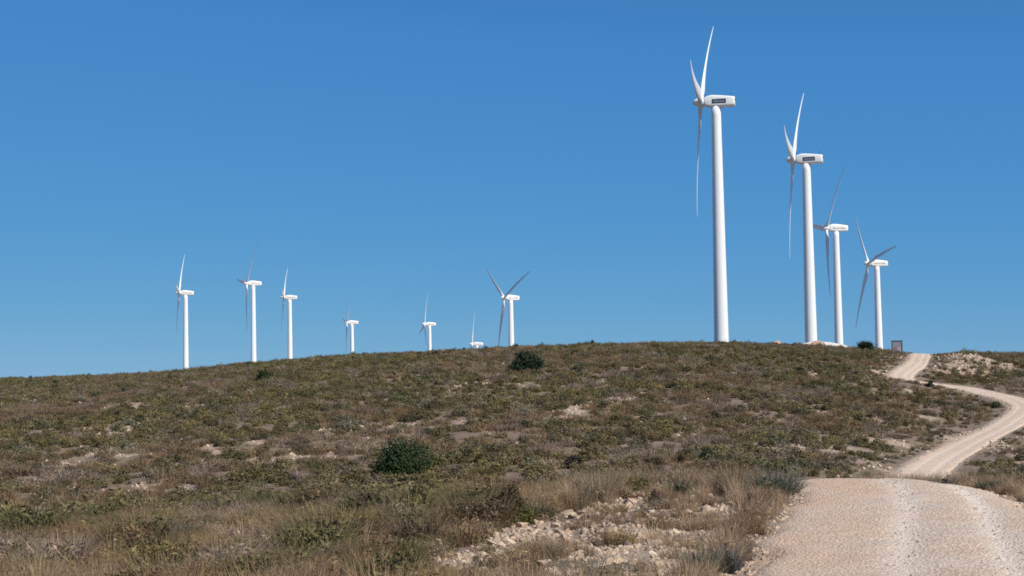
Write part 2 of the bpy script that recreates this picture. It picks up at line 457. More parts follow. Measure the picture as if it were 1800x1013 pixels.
def blade_tuft(n, rad, hgt, wid, seed=0, splay=.5, droop=.3):
    """grass tuft: thin two-segment blades"""
    g = np.random.default_rng(seed)
    az = g.uniform(0, 2 * np.pi, n); rb = rad * .35 * np.sqrt(g.random(n))
    base = np.stack([rb * np.cos(az), rb * np.sin(az), np.zeros(n) - .03], 1)
    az2 = az + g.normal(0, .6, n); ln = hgt * g.uniform(.45, 1.1, n); sp = splay * g.random(n) ** .8
    dirh = np.stack([np.cos(az2), np.sin(az2), np.zeros(n)], 1)
    mid = base + dirh * (ln * .5 * sp)[:, None] + np.array([0, 0, 1]) * (ln * .55)[:, None]
    tip = base + dirh * (ln * (sp + droop * sp))[:, None] + np.array([0, 0, 1]) * (ln * (1 - .25 * sp * sp - droop * sp * .3))[:, None]
    side = np.cross(dirh, np.array([0, 0, 1])) ; tw = g.uniform(0, np.pi, n)[:, None]
    side = side * np.cos(tw) + dirh * np.sin(tw)
    w = (wid * g.uniform(.6, 1.3, n))[:, None]
    V = np.stack([base - side * w * .5, base + side * w * .5, mid + side * w * .45, mid - side * w * .45, tip + side * w * .12, tip - side * w * .12], 1).reshape(-1, 3)
    o = np.arange(n)[:, None] * 6
    Q = np.concatenate([o + np.array([0, 1, 2, 3]), o + np.array([3, 2, 4, 5])], 0)
    lv = np.repeat(np.clip(g.normal(.5, .22, n), 0, 1), 6)
    return V, Q, lv


def merge(*parts):
    Vs, Qs, Ls = [], [], []; off = 0
    for V, Q, L in parts:
        Vs.append(V); Qs.append(Q + off); Ls.append(L); off += len(V)
    return np.concatenate(Vs), np.concatenate(Qs), np.concatenate(Ls)


def plant_mesh(name, data, mat):
    V, Q, L = data
    me = mesh_quads(name, V, Q, [mat]); pattr(me, 'leafvar', L.astype(np.float32)); return me


def rock_mesh(name, seed, sub=2):
    g = np.random.default_rng(seed); bm = bmesh.new()
    bmesh.ops.create_icosphere(bm, subdivisions=sub, radius=.5)
    pl = [(Vector(g.normal(size=3)).normalized(), g.uniform(.16, .36)) for _ in range(11)]
    for v in bm.verts:
        for n, d in pl:
            k = v.co.dot(n) - d
            if k > 0: v.co -= n * k * .97
        v.co *= 1 + g.uniform(-.04, .04)
        v.co.z *= .72
    me = bpy.data.meshes.new(name); bm.to_mesh(me); bm.free(); me.materials.append(M_ROCK)
    return me


def scatter(name, pts, rot, scl, pick, tint, protos):
    """one 'stuff' object: prototypes instanced on its points"""
    col = bpy.data.collections.new(name + '_kinds')
    for i, pm in enumerate(protos):
        po = bpy.data.objects.new('%s_kind_%02d' % (name, i), pm); col.objects.link(po)
    me = bpy.data.meshes.new(name); n = len(pts)
    me.vertices.add(n); me.vertices.foreach_set('co', np.asarray(pts, np.float32).ravel())
    pattr(me, 'rot', rot, 'FLOAT_VECTOR'); pattr(me, 'scl', scl, 'FLOAT_VECTOR'); pattr(me, 'tint', tint, 'FLOAT_VECTOR')
    pattr(me, 'pick', np.asarray(pick, np.int32), 'INT')
    o = link(bpy.data.objects.new(name, me))
    ng = bpy.data.node_groups.new(name, 'GeometryNodeTree')
    ng.interface.new_socket('Geometry', in_out='INPUT', socket_type='NodeSocketGeometry')
    ng.interface.new_socket('Geometry', in_out='OUTPUT', socket_type='NodeSocketGeometry')
    N = ng.nodes; L = ng.links.new
    gi = N.new('NodeGroupInput'); go = N.new('NodeGroupOutput')
    m2p = N.new('GeometryNodeMeshToPoints'); iop = N.new('GeometryNodeInstanceOnPoints')
    ci = N.new('GeometryNodeCollectionInfo'); ci.inputs['Collection'].default_value = col
    ci.inputs['Separate Children'].default_value = True; ci.inputs['Reset Children'].default_value = True
    def na(nm, ty):
        a = N.new('GeometryNodeInputNamedAttribute'); a.data_type = ty; a.inputs['Name'].default_value = nm
        return a.outputs['Attribute']
    e2r = N.new('FunctionNodeEulerToRotation'); L(na('rot', 'FLOAT_VECTOR'), e2r.inputs[0])
    L(gi.outputs[0], m2p.inputs['Mesh']); L(m2p.outputs[0], iop.inputs['Points'])
    L(ci.outputs[0], iop.inputs['Instance']); iop.inputs['Pick Instance'].default_value = True
    L(na('pick', 'INT'), iop.inputs['Instance Index']); L(e2r.outputs[0], iop.inputs['Rotation']); L(na('scl', 'FLOAT_VECTOR'), iop.inputs['Scale'])
    L(iop.outputs[0], go.inputs[0])
    md = o.modifiers.new('scatter', 'NODES'); md.node_group = ng
    o['kind'] = 'stuff'
    return o


def sector(n, r1, r2, a1=-26, a2=26, g=rng):
    r = np.sqrt(g.uniform(r1 * r1, r2 * r2, n)); a = np.radians(g.uniform(a1, a2, n))
    return r * np.sin(a), r * np.cos(a), r


def colmix(w, cols):
    """weights (n,k) -> rgb"""
    w = np.asarray(w, float); w = w / w.sum(1, keepdims=True)
    return w @ np.array(cols)


OLIVE = (.155, .128, .053); GREEN = (.090, .092, .046); BROWN = (.205, .138, .074); MAUVE = (.25, .19, .15); TAN = (.32, .25, .165); SAGE = (.19, .178, .122); RUST = (.19, .125, .065)

# ------------------------------------------------------------------ hillside scrub (uncountable mass)
HP = []
for s in range(6): HP.append(plant_mesh('scrub_leafy', leaf_cloud(400, .5, .6, .05, 8, 100 + s, 2.1), M_LEAF_I))
for s in range(4): HP.append(plant_mesh('scrub_twiggy', merge(blade_tuft(60, .9, .5, .022, 200 + s, .95, .15), leaf_cloud(120, .45, .5, .045, 6, 240 + s, 2.2)), M_LEAF_I))
for s in range(3): HP.append(plant_mesh('scrub_tuft', blade_tuft(80, .7, .6, .02, 300 + s, .7, .35), M_LEAF_I))


def hill_scatter(n, r1, r2, a1, a2, smin, smax):
    x, y, r = sector(n, r1, r2, a1, a2)
    rdv = road_dist(x, y); b = bareness(x, y)
    clump = fbm(x / 1.7, y / 1.9, 91, 3)
    keep = (rdv > 2.55 + .9 * rng.random(n)) & (rng.random(n) > b * .86) & (rng.random(n) < np.clip((clump - .30 - .05 * np.clip((200 - r) / 60, 0, 1)) * 3.6, .05, 1))
    x, y, r, clump = x[keep], y[keep], r[keep], clump[keep]; n = len(x)
    z = ZT(x, y) - .03
    big = fbm(x / 16, y / 22, 101, 4); med = fbm(x / 5, y / 7, 103, 3)
    sm = np.stack([np.clip((fbm(x / 1.5, y / 1.9, 110 + 3 * i_, 2) - .28) * 2.2, 0, 1) * .75 + .25 * rng.random(n) for i_ in range(5)], 1)
    wG = np.clip((med - .40) * 3.5, 0.10, 1) * sm[:, 0]; wO = (.50 + np.clip((big - .4) * 3, 0, 1)) * sm[:, 1]
    wB = np.clip((.66 - big) * 3.2, .25, 1) * sm[:, 2]; wM = np.clip((.58 - med) * 4, .15, .9) * sm[:, 3]; wS = .45 * sm[:, 4]
    w = np.stack([wG, wO, wB, wM, wS], 1) ** 3
    tint = 1.2 * colmix(w, [GREEN, OLIVE, BROWN, MAUVE, SAGE]) * rng.uniform(.68, 1.32, (n, 1)) * (.72 + .9 * (fbm(x / .9, y / 1.1, 131, 2) - .2))[:, None]
    dom = w.argmax(1)
    pick = np.where(dom <= 1, rng.integers(0, 6, n), np.where(dom == 4, rng.integers(0, 6, n), rng.integers(6, 13, n)))
    s = rng.uniform(smin, smax, n) * (.7 + .7 * clump) * np.clip(1.15 - .9 * np.abs(rng.normal(0, .2, n)), .5, 1.2)
    near = np.clip(road_dist(x, y) / 9, .33, 1)
    s = s * near
    scl = np.stack([s, s, s * rng.uniform(.55, 1.05, n)], 1)
    rot = np.stack([rng.normal(0, .12, n), rng.normal(0, .12, n), rng.uniform(0, 6.28, n)], 1)
    return np.stack([x, y, z], 1), rot, scl, pick, tint


A = hill_scatter(105000, 42, 345, -24.5, 25.5, .65, 1.9)
B = hill_scatter(9000, 345, 420, -24, 25, .8, 1.6)
Cc = hill_scatter(9000, 60, 300, -34, -24.5, .9, 1.8); Dd = hill_scatter(9000, 60, 300, 25.5, 34, .9, 1.8)
hs = scatter('scrub', *[np.concatenate(k) for k in zip(A, B, Cc, Dd)], HP)
tag(hs, 'low mixed olive and brown scrub covering the whole hillside', 'scrub')

# ------------------------------------------------------------------ foreground dry grass and brush
GP = []
for s in range(5): GP.append(plant_mesh('dry_tuft', blade_tuft(150, .55, .62, .008, 400 + s, .55, .35), M_LEAF_I))
for s in range(4): GP.append(plant_mesh('brush_tuft', merge(blade_tuft(150, .7, .5, .008, 420 + s, .85, .1), leaf_cloud(160, .36, .42, .035, 6, 440 + s, 2.5)), M_LEAF_I))
for s in range(4): GP.append(plant_mesh('leafy_tuft', leaf_cloud(420, .4, .42, .042, 9, 460 + s, 2.0), M_LEAF_I))


def near_scatter(n, r1, r2, a1, a2):
    x, y, r = sector(n, r1, r2, a1, a2)
    rdv = road_dist(x, y); b = bareness(x, y)
    clump = fbm(x / .9, y / .9, 191, 3)
    bank = in_poly(x, y, BANK)
    veg = np.where(bank, np.clip((clump - .535) * 4.0, 0.0, .55), np.clip(.35 + 1.2 * clump, 0, 1) * (1 - .8 * b))
    keep = (rdv > 2.42 + .8 * (fbm(x / 1.5, y / 1.5, 195) - .3) + .25 * rng.random(n)) & (rng.random(n) < veg)
    x, y, r, clump, b, bank = [k[keep] for k in (x, y, r, clump, b, bank)]; n = len(x)
    z = ZT(x, y) - .02
    u = 900 + F * x / y
    big = fbm(x / 3.5, y / 4.5, 201, 3); med = fbm(x / 1.6, y / 2.2, 203, 3)
    sm = np.stack([np.clip((fbm(x / .8, y / 1.1, 210 + 3 * i_, 2) - .28) * 2.2, 0, 1) * .8 + .2 * rng.random(n) for i_ in range(6)], 1)
    right = np.clip((u - 850) / 250, 0, 1)          # dry straw belt by the road
    wT = (.12 + 1.0 * right + np.clip((big - .5) * 2, 0, .5)) * sm[:, 0]
    wM = (.30 + np.clip((.5 - big) * 3, 0, .5)) * sm[:, 1]
    wB = .8 * sm[:, 2]
    wO = np.clip((med - .36) * 4, .15, 1.1) * (1 - .5 * right) * sm[:, 3]
    wG = np.clip((med - .50) * 5, .06, .7) * (1 - .4 * right) * sm[:, 4]
    wR = np.clip((.46 - med) * 5, .06, .7) * sm[:, 5]
    w = np.stack([wT, wM, wB, wO, wG, wR], 1) ** 3
    tint = 1.4 * colmix(w, [(.29, .21, .135), MAUVE, BROWN, OLIVE, GREEN, RUST]) * rng.uniform(.75, 1.25, (n, 1)) * (.72 + .9 * (fbm(x / .6, y / .7, 231, 2) - .2))[:, None]
    dom = w.argmax(1)
    pick = np.where(dom == 0, rng.integers(0, 7, n), np.where((dom == 1) | (dom == 2), rng.integers(3, 10, n), rng.integers(5, 13, n)))
    s = rng.uniform(.5, 1.0, n) * (.6 + .75 * clump) * np.where(bank, .62, 1)
    s = s * (1 + .28 * right * ~bank) * np.clip(road_dist(x, y) / 4.2, .68, 1) * np.where((u > 1560) & (r > 26), .92, 1)
    scl = np.stack([s, s, s * rng.uniform(.7, 1.1, n)], 1)
    rot = np.stack([rng.normal(0, .1, n), rng.normal(0, .1, n), rng.uniform(0, 6.28, n)], 1)
    return np.stack([x, y, z], 1), rot, scl, pick, tint


A = near_scatter(19000, 11, 48, -26, 27)
B = near_scatter(3000, 10, 46, -40, -26); Cc = near_scatter(3000, 10, 46, 27, 42)
gs = scatter('dry_grass', *[np.concatenate(k) for k in zip(A, B, Cc)], GP)
tag(gs, 'dry straw and brown brush growing along the near bank', 'grass')

# ------------------------------------------------------------------ rocks
RK = [rock_mesh('rock', 500 + s) for s in range(9)]
RKS = [rock_mesh('rubble', 550 + s, 1) for s in range(5)]
# individual stones of the bank, the largest ones
def stone_spots(n, P, rmin=14):
    lo = P.min(0); hi = P.max(0); out = []
    while len(out) < n:
        x = rng.uniform(lo[0], hi[0]); y = rng.uniform(lo[1], hi[1])
        if not in_poly(np.array([x]), np.array([y]), P)[0]: continue
        if road_dist([x], [y])[0] < 2.4: continue
        out.append((x, y))
    return out


named = [(1237, 899, 30), (1310, 875, 22), (1215, 880, 20), (1000, 908, 28), (1030, 912, 26), (962, 940, 24), (925, 955, 24), (868, 950, 30), (1068, 905, 26), (1025, 940, 18), (905, 975, 26), (1065, 1000, 28), (850, 985, 22), (950, 975, 30), (658, 965, 16), (650, 1002, 14), (1105, 885, 24), (1020, 880, 18), (880, 960, 20), (1130, 945, 16), (1100, 968, 20), (1240, 872, 24)]
spots = [(*ground_at(u, v, 14, 44)[0][:2], w / F * ground_at(u, v, 14, 44)[1]) for u, v, w in named]
CLUST = poly_world([(770, 1010), (850, 945), (960, 915), (1060, 885), (1110, 905), (1080, 960), (1130, 1010)], 14, 44)
for x, y in stone_spots(165, CLUST): spots.append((x, y, .08 + .22 * rng.random() ** 2))
for x, y in stone_spots(100, BANK): spots.append((x, y, .09 + .2 * rng.random() ** 2))
for i, (x, y, s) in enumerate(spots):
    o = bpy.data.objects.new('rock', RK[i % len(RK)])
    s *= 1.4
    o.location = (x, y, float(ZT(np.array([x]), np.array([y]))[0]) + s * .05)
    o.scale = (s, s * rng.uniform(.7, 1.2), s * rng.uniform(.7, 1.15)); o.rotation_euler = (rng.uniform(-.5, .5), rng.uniform(-.5, .5), rng.uniform(0, 6.28))
    link(o); tag(o, 'pale limestone rock among the dry tufts of the near bank beside the track', 'rock', 'loose limestone rocks on the near bank')
# slab on the road
p, r = ground_at(1545, 981, 14, 44)
o = link(bpy.data.objects.new('rock', RK[3])); o.location = (p[0], p[1], p[2] + .03); o.scale = (.26, .30, .13); o.rotation_euler = (0, 0, .3)
tag(o, 'flat whitish stone lying alone in the middle of the track', 'rock')

# rubble: small stones everywhere bare (stuff)
x1, y1, r1 = sector(110000, 70, 335, -25, 26); b = bareness(x1, y1)
k = (rng.random(len(x1)) < np.clip(b * 1.2 - .10, 0.08, 1)) & (road_dist(x1, y1) > 2.2)
x1, y1 = x1[k], y1[k]; s1 = .12 + .48 * rng.random(len(x1)) ** 2.4
x2, y2, r2 = sector(120000, 14, 46, -25, 27); b2 = bareness(x2, y2); rd2 = road_dist(x2, y2)
k = (rd2 > 2.0) & (rng.random(len(x2)) < np.clip(b2 * .8 - .04 + np.where(rd2 < 3.3, .45, 0), .004, 1))
x2, y2 = x2[k], y2[k]; s2 = .035 + .16 * rng.random(len(x2)) ** 2.2
x3 = (1690 - 900) / F * 252 + rng.normal(0, 3.4, 1500); y3 = 245 + rng.normal(0, 7.5, 1500); s3 = .16 + .62 * rng.random(1500) ** 2.2
k = road_dist(x3, y3) > 2.9; x1 = np.concatenate([x1, x3[k]]); y1 = np.concatenate([y1, y3[k]]); s1 = np.concatenate([s1, s3[k]])
x = np.concatenate([x1, x2]); y = np.concatenate([y1, y2]); s = np.concatenate([s1, s2]); n = len(x)
z = ZT(x, y) + s * .05
rub = scatter('rubble', np.stack([x, y, z], 1), rng.uniform(-3, 3, (n, 3)), np.stack([s, s * rng.uniform(.7, 1.2, n), s], 1), rng.integers(0, 5, n), np.ones((n, 3)), RKS)
tag(rub, 'small pale stones strewn over the bare soil', 'rubble')
# loose gravel on the track
n = 42000
tt = rng.uniform(0, 46, n); ac_ = np.clip(rng.normal(0, .75, n), -1.12, 1.12)
ac_ = np.where(np.minimum(np.abs(ac_ * 2.4 - 1.27), np.abs(ac_ * 2.4 + .17)) < .3, np.where(rng.random(n) < .7, np.sign(ac_) * rng.uniform(.6, 1.12, n), ac_), ac_)
px_ = np.interp(tt, seg, ROADC[:, 0]); py_ = np.interp(tt, seg, ROADC[:, 1]); nx_ = np.interp(tt, seg, nrm[:, 0]); ny_ = np.interp(tt, seg, nrm[:, 1])
x = px_ + nx_ * ac_ * 2.45; y = py_ + ny_ * ac_ * 2.45
s = .012 + .05 * rng.random(n) ** 4
z = Z0(x, y) + .05 + .05 * (1 - np.clip(np.abs(ac_), 0, 1) ** 2) - .02 - .1 * np.clip((np.abs(ac_) - .9) / .2, 0, 1)
gv = scatter('gravel', np.stack([x, y, z], 1), rng.uniform(-3, 3, (n, 3)), np.stack([s, s * rng.uniform(.7, 1.2, n), s * .8], 1), rng.integers(0, 5, n), np.ones((n, 3)), RKS)
tag(gv, 'loose gravel and pebbles on the near track', 'gravel')

# ------------------------------------------------------------------ individual scrub bushes
SB = [plant_mesh('scrub_bush', leaf_cloud(800, .5, .62, .06, 10, 600 + s, 1.9), M_LEAF_O) for s in range(7)]
cnt = 0
while cnt < 270:
    x, y, r = [float(k[0]) for k in (sector(1, 92, 300, -21, 21) if cnt < 190 else sector(1, 312, 344, -20.5, 12))]
    if cnt >= 190:      # dark bushes that stand out along the crest line
        a_ = math.atan((rng.uniform(0, 1380) - 900) / F); q_ = np.arange(270, 372, 2.0)
        e_ = (Z0(q_ * math.sin(a_), q_ * math.cos(a_)) - EYE) / q_; r = float(q_[e_.argmax()]) - 1
        x, y = r * math.sin(a_), r * math.cos(a_)
    if road_dist([x], [y])[0] < 4.5 or bareness(np.array([x]), np.array([y]))[0] > .5: continue
    o = bpy.data.objects.new('scrub_bush', SB[cnt % 7]); s = rng.uniform(1.2, 2.3) * (1 if cnt < 190 else rng.uniform(.6, 1.1))
    o.location = (x, y, float(ZT(np.array([x]), np.array([y]))[0]) - .08)
    o.scale = (s, s * rng.uniform(.8, 1.2), s * rng.uniform(.5, .85) * (1 if cnt < 190 else 1.5)); o.rotation_euler = (0, 0, rng.uniform(0, 6.28))
    c = np.array([OLIVE, GREEN, GREEN, SAGE, BROWN][rng.integers(0, 5)]) * rng.uniform(.65, 1.1) * (1 if cnt < 190 else .6); o.color = (*c, 1)
    link(o); tag(o, 'low rounded scrub bush on the hillside below the wind turbines', 'bush', 'low scrub bushes on the hillside'); cnt += 1


def stem_mesh(name, h, n, spread, rad, seed):
    g = np.random.default_rng(seed); V = []; Fs = []
    for i in range(n):
        a = g.uniform(0, 6.28); tip = Vector((math.cos(a) * spread * g.uniform(.4, 1), math.sin(a) * spread * g.uniform(.4, 1), h * g.uniform(.7, 1)))
        prev = None
        for k in range(4):
            tt = k / 3; c = Vector((tip.x * tt ** .8, tip.y * tt ** .8, tip.z * tt - .08)); rr_ = rad * (1 - .75 * tt)
            ring = []
            for j in range(6):
                b = j / 6 * 6.283; ring.append(len(V)); V.append((c.x + rr_ * math.cos(b), c.y + rr_ * math.sin(b), c.z))
            if prev: Fs += [(prev[j], prev[(j + 1) % 6], ring[(j + 1) % 6], ring[j]) for j in range(6)]
            prev = ring
        Fs.append(tuple(prev))
    return mesh_np(name, V, Fs, [M_BARK], True)


def bush(u, v, wpx, hpx, col, label, rmin, rmax=600, n=2600, leaf=.09, kind='leafy', seed=1, name='bush', parts=None):
    p, r = ground_at(u, v, rmin, rmax)
    k = r / F; w = wpx * k; h = hpx * k
    root = bpy.data.objects.new(name, None); root.location = (p[0], p[1], float(ZT(p[:1], p[1:2])[0]) - .03); link(root)
    root.rotation_euler = (0, 0, seed * 1.3)
    root.empty_display_size = .3
    if kind == 'leafy':
        data = leaf_cloud(n, w * .5, h, leaf, 13, 700 + seed, 1.7, .45)
    elif kind == 'spiky':
        g = np.random.default_rng(seed); parts_ = []
        for i in range(16):
            tf = blade_tuft(90, .5, h * .62, .05, 900 + seed * 20 + i, .9, .1); Vv = tf[0].copy()
            Vv[:, 0] += g.normal(0, w * .22); Vv[:, 1] += g.normal(0, w * .22); Vv[:, 2] += abs(g.normal(.25, .2)) * h * .75
            parts_.append((Vv, tf[1], tf[2]))
        data = merge(leaf_cloud(n // 2, w * .45, h * .85, leaf, 9, 700 + seed, 2.6, .4), *parts_)
    else:   # upright: stalky plant
        data = merge(blade_tuft(n // 5, w * 1.2, h * 1.05, .011, 800 + seed, .75, .1), leaf_cloud(int(n * .8), w * .46, h * .85, leaf * .9, 12, 700 + seed, 3.0, .25, .6))
    fo = link(bpy.data.objects.new('foliage', plant_mesh('foliage', data, M_LEAF_O)), root); fo.color = (*col, 1)
    link(bpy.data.objects.new('stem', stem_mesh('stem', h * .7, 6, w * .3, max(.012, w * .014), seed)), root)
    tag(root, label, 'bush'); return root


DK = (.036, .058, .022); PINE = (.030, .046, .026)
bush(703, 837, 126, 76, DK, 'large dense dark green bush standing low on the slope, left of centre', 90, n=8000, leaf=.13, seed=1)
bush(766, 828, 60, 34, (.075, .082, .025), 'small yellowish green bush touching the right side of the large dark green bush', 90, n=1500, leaf=.12, seed=2)
bush(928, 653, 78, 48, PINE, 'dark pine green bush on the skyline at the foot of the Y-bladed turbine', 180, n=5200, leaf=.22, seed=3)
bush(464, 671, 31, 29, DK, 'small round dark green bush just below the crest under the second turbine from left', 180, n=1800, leaf=.2, seed=4)
bush(1524, 616, 31, 22, (.034, .05, .03), 'dark spiky bush on the crest beside the foot of the smallest right hand turbine', 260, n=2200, leaf=.26, kind='spiky', seed=5)
bush(1145, 604, 11, 6, PINE, 'tiny dark bush on the bare crest left of the tallest turbine', 260, n=500, leaf=.2, seed=6)
bush(900, 920, 92, 72, (.085, .068, .035), 'dark brownish shrub with ragged top in the brush left of the limestone rocks', 14, 44, n=3200, leaf=.045, seed=7)
bush(915, 925, 62, 34, (.095, .10, .03), 'yellowish green low shrub in front of the dark brownish shrub', 14, 44, n=1800, leaf=.04, seed=8)
bush(1010, 824, 42, 28, (.07, .058, .038), 'dark brown shrub at the foot of the slope behind the straw belt', 85, n=1500, leaf=.12, seed=9)
bush(1246, 812, 36, 28, (.05, .058, .028), 'dark olive shrub among pale stones at the foot of the slope', 85, n=1500, leaf=.12, seed=10)
bush(1362, 872, 92, 50, (.15, .155, .115), 'wide grey-green shrub at the left edge of the track where it dips out of sight', 14, 44, n=3600, leaf=.05, kind='upright', seed=11)
bush(1345, 890, 50, 26, (.06, .055, .03), 'dark low shrub under the wide grey-green shrub beside the track', 14, 44, n=1500, leaf=.045, seed=12)
bush(1228, 1016, 40, 58, (.11, .125, .085), 'upright green stalky plant at the bottom of the bank, left one of two', 14, 44, n=1600, leaf=.04, kind='upright', seed=13)
bush(1280, 1004, 36, 50, (.145, .145, .135), 'upright grey-blue stalky plant at the bottom of the bank near the track', 14, 44, n=1500, leaf=.04, kind='upright', seed=14)
bush(1658, 848, 30, 38, (.12, .11, .085), 'narrow dark grey shrub in front of the place where the track reappears', 14, 44, n=1500, leaf=.045, kind='upright', seed=15)
bush(1742, 858, 40, 28, (.085, .11, .065), 'low green tuft in the dry grass on the right verge', 14, 44, n=1400, leaf=.045, kind='upright', seed=16)
bush(1790, 850, 40, 36, (.10, .055, .04), 'reddish brown shrub on the right verge at the edge of the view', 14, 44, n=1500, leaf=.045, seed=17)
bush(860, 710, 26, 18, (.045, .045, .028), 'small dark shrub left of the pale bare strip on the slope', 150, n=1000, leaf=.16, seed=18)
bush(925, 757, 27, 15, (.045, .06, .028), 'small dark green shrub at mid slope right of the large dark bush', 120, n=900, leaf=.14, seed=19)
bush(1406, 656, 25, 13, (.04, .042, .026), 'small dark shrub high on the slope below the pink earth heap', 200, n=900, leaf=.18, seed=20)
bush(1750, 715, 26, 15, (.095, .10, .05), 'green shrub on the inside of the upper bend of the track', 120, n=1000, leaf=.15, seed=21)
bush(1198, 876, 24, 40, (.11, .12, .06), 'slender upright green tuft standing among the bank stones', 14, 44, n=900, leaf=.035, kind='upright', seed=22)
bush(1012, 657, 17, 12, (.045, .052, .03), 'small shrub near the crest right of the dark pine green bush', 200, n=700, leaf=.17, seed=23)
bush(1635, 682, 16, 12, (.05, .06, .032), 'little green shrub at the edge of the upper track', 180, n=700, leaf=.15, seed=24)
bush(1325, 898, 40, 34, (.115, .078, .055), 'reddish brown dry shrub right of the biggest bank rock', 14, 44, n=1500, leaf=.035, seed=25)
bush(1150, 888, 44, 34, (.13, .095, .07), 'brown dry dome shaped tuft left of the biggest bank rock', 14, 44, n=1500, leaf=.035, seed=26)
bush(1015, 885, 60, 40, (.11, .10, .055), 'olive brown shrub at the upper end of the bank stones', 14, 44, n=1800, leaf=.04, seed=27)
bush(650, 925, 110, 70, (.085, .075, .042), 'wide dark olive brush clump in the left foreground below the large green bush', 14, 46, n=3600, leaf=.05, seed=28)
bush(740, 915, 80, 60, (.095, .092, .042), 'olive brush clump right of the wide dark olive clump', 14, 46, n=2600, leaf=.05, seed=29)
bush(45, 1000, 110, 55, (.13, .12, .045), 'yellow olive low shrub in the bottom left corner', 14, 46, n=3000, leaf=.045, seed=30)
bush(265, 1010, 90, 40, (.13, .105, .05), 'rusty olive low shrub at the bottom edge left of centre', 14, 46, n=2200, leaf=.045, seed=31)
bush(330, 960, 90, 45, (.10, .11, .055), 'greyish green low shrub in the left foreground brush', 14, 46, n=2200, leaf=.045, seed=32)

FB = [plant_mesh('brush', merge(blade_tuft(420, .8, .6, .009, 1000 + k, .8, .12), leaf_cloud(2200, .5, .52, .032, 15, 1020 + k, 2.6, .4)), M_LEAF_O) for k in range(5)]
cnt = 0
while cnt < 135:
    x, y, r = [float(k[0]) for k in sector(1, 17, 43, -21, 9 if cnt < 122 else 21)]
    if road_dist([x], [y])[0] < 3.6 or in_poly(np.array([x]), np.array([y]), CLUST)[0] or in_poly(np.array([x]), np.array([y]), BANK)[0]: continue
    o = bpy.data.objects.new('brush', FB[cnt % 5]); q_ = rng.uniform(.8, 1.7) * (.75 + r / 90) * (1 if x < 0 else .75)
    o.location = (x, y, float(ZT(np.array([x]), np.array([y]))[0]) - .05); o.scale = (q_, q_ * rng.uniform(.8, 1.2), q_ * rng.uniform(.55, .95)); o.rotation_euler = (0, 0, rng.uniform(0, 6.28))
    c = np.array([OLIVE, (.165, .14, .06), (.12, .11, .048), BROWN, (.165, .12, .07), (.12, .09, .05), (.10, .095, .042), MAUVE][rng.integers(0, 8)]) * rng.uniform(1.1, 1.55); o.color = (*c, 1)
    link(o); tag(o, 'low olive or brown brush clump among the dry grass of the foreground', 'brush', 'brush clumps in the foreground grass'); cnt += 1

# ------------------------------------------------------------------ wind turbines
def lathe(prof, seg=40, axis='z'):
    V = []; Fs = []; n = len(prof)
    for (h, r) in prof:
        for j in range(seg):
            a = j / seg * 2 * math.pi
            V.append((r * math.cos(a), r * math.sin(a), h) if axis == 'z' else (h, r * math.cos(a), r * math.sin(a)))
    for i in range(n - 1):
        for j in range(seg):
            k = (j + 1) % seg; q = (i * seg + j, i * seg + k, (i + 1) * seg + k, (i + 1) * seg + j)
            Fs.append(q if axis == 'z' else q[::-1])
    Fs.append(tuple(range(seg))[::-1]); Fs.append(tuple(range((n - 1) * seg, n * seg)))
    return V, Fs


TW = 53.7
prof = [(TW * k / 24, 1.66 - .60 * k / 24) for k in range(25)]
ME_TOWER = mesh_np('tower', *lathe(prof, 56), [M_WHITE], True)
ME_SPIN = mesh_np('spinner', *lathe([(-5.35, .02), (-5.30, .22), (-5.1, .48), (-4.75, .74), (-4.3, .92), (-3.8, 1.02), (-3.3, 1.05), (-2.75, 1.02), (-2.62, .9)], 40, 'x'), [M_WHITE], True)


def rrect(x, zb, zt, w, n=28, e=5.0):
    out = []; zc = (zb + zt) / 2; hz = (zt - zb) / 2
    for j in range(n):
        a = j / n * 2 * math.pi; c, s = math.cos(a), math.sin(a)
        out.append((x, math.copysign(abs(c) ** (2 / e), c) * w, zc + math.copysign(abs(s) ** (2 / e), s) * hz))
    return out


st = [(-2.66, -.88, .85, .88), (-2.55, -1.0, .98, 1.0), (-2.2, -1.14, 1.14, 1.08), (-1.2, -1.38, 1.43, 1.16), (-.2, -1.40, 1.40, 1.18), (1.5, -1.38, 1.22, 1.18), (3.6, -1.31, .95, 1.13), (4.15, -1.24, .86, 1.05), (4.3, -1.1, .75, .95)]
V = []; Fs = []; n_ = 28
for a in st: V += rrect(*a)
for i in range(len(st) - 1):
    for j in range(n_):
        k = (j + 1) % n_; Fs.append((i * n_ + j, i * n_ + k, (i + 1) * n_ + k, (i + 1) * n_ + j)[::-1])
Fs.append(tuple(range(n_))); Fs.append(tuple(range((len(st) - 1) * n_, len(st) * n_))[::-1])
ME_NAC = mesh_np('nacelle', V, Fs, [M_WHITE], True)
for me_ in (ME_NAC, ME_SPIN, ME_TOWER):
    bm = bmesh.new(); bm.from_mesh(me_); bmesh.ops.recalc_face_normals(bm, faces=bm.faces); bm.to_mesh(me_); bm.free()


def airfoil(n=18):
    pts = []
    for j in range(n):
        a = j / n * 2 * math.pi
        x = .5 * (1 - math.cos(a)); tk = 5 * .18 * (.2969 * math.sqrt(x) - .126 * x - .3516 * x ** 2 + .2843 * x ** 3 - .1036 * x ** 4)
        pts.append((x, tk * (1 if a < math.pi else -.6) + .03 * math.sin(math.pi * x)))
    return pts


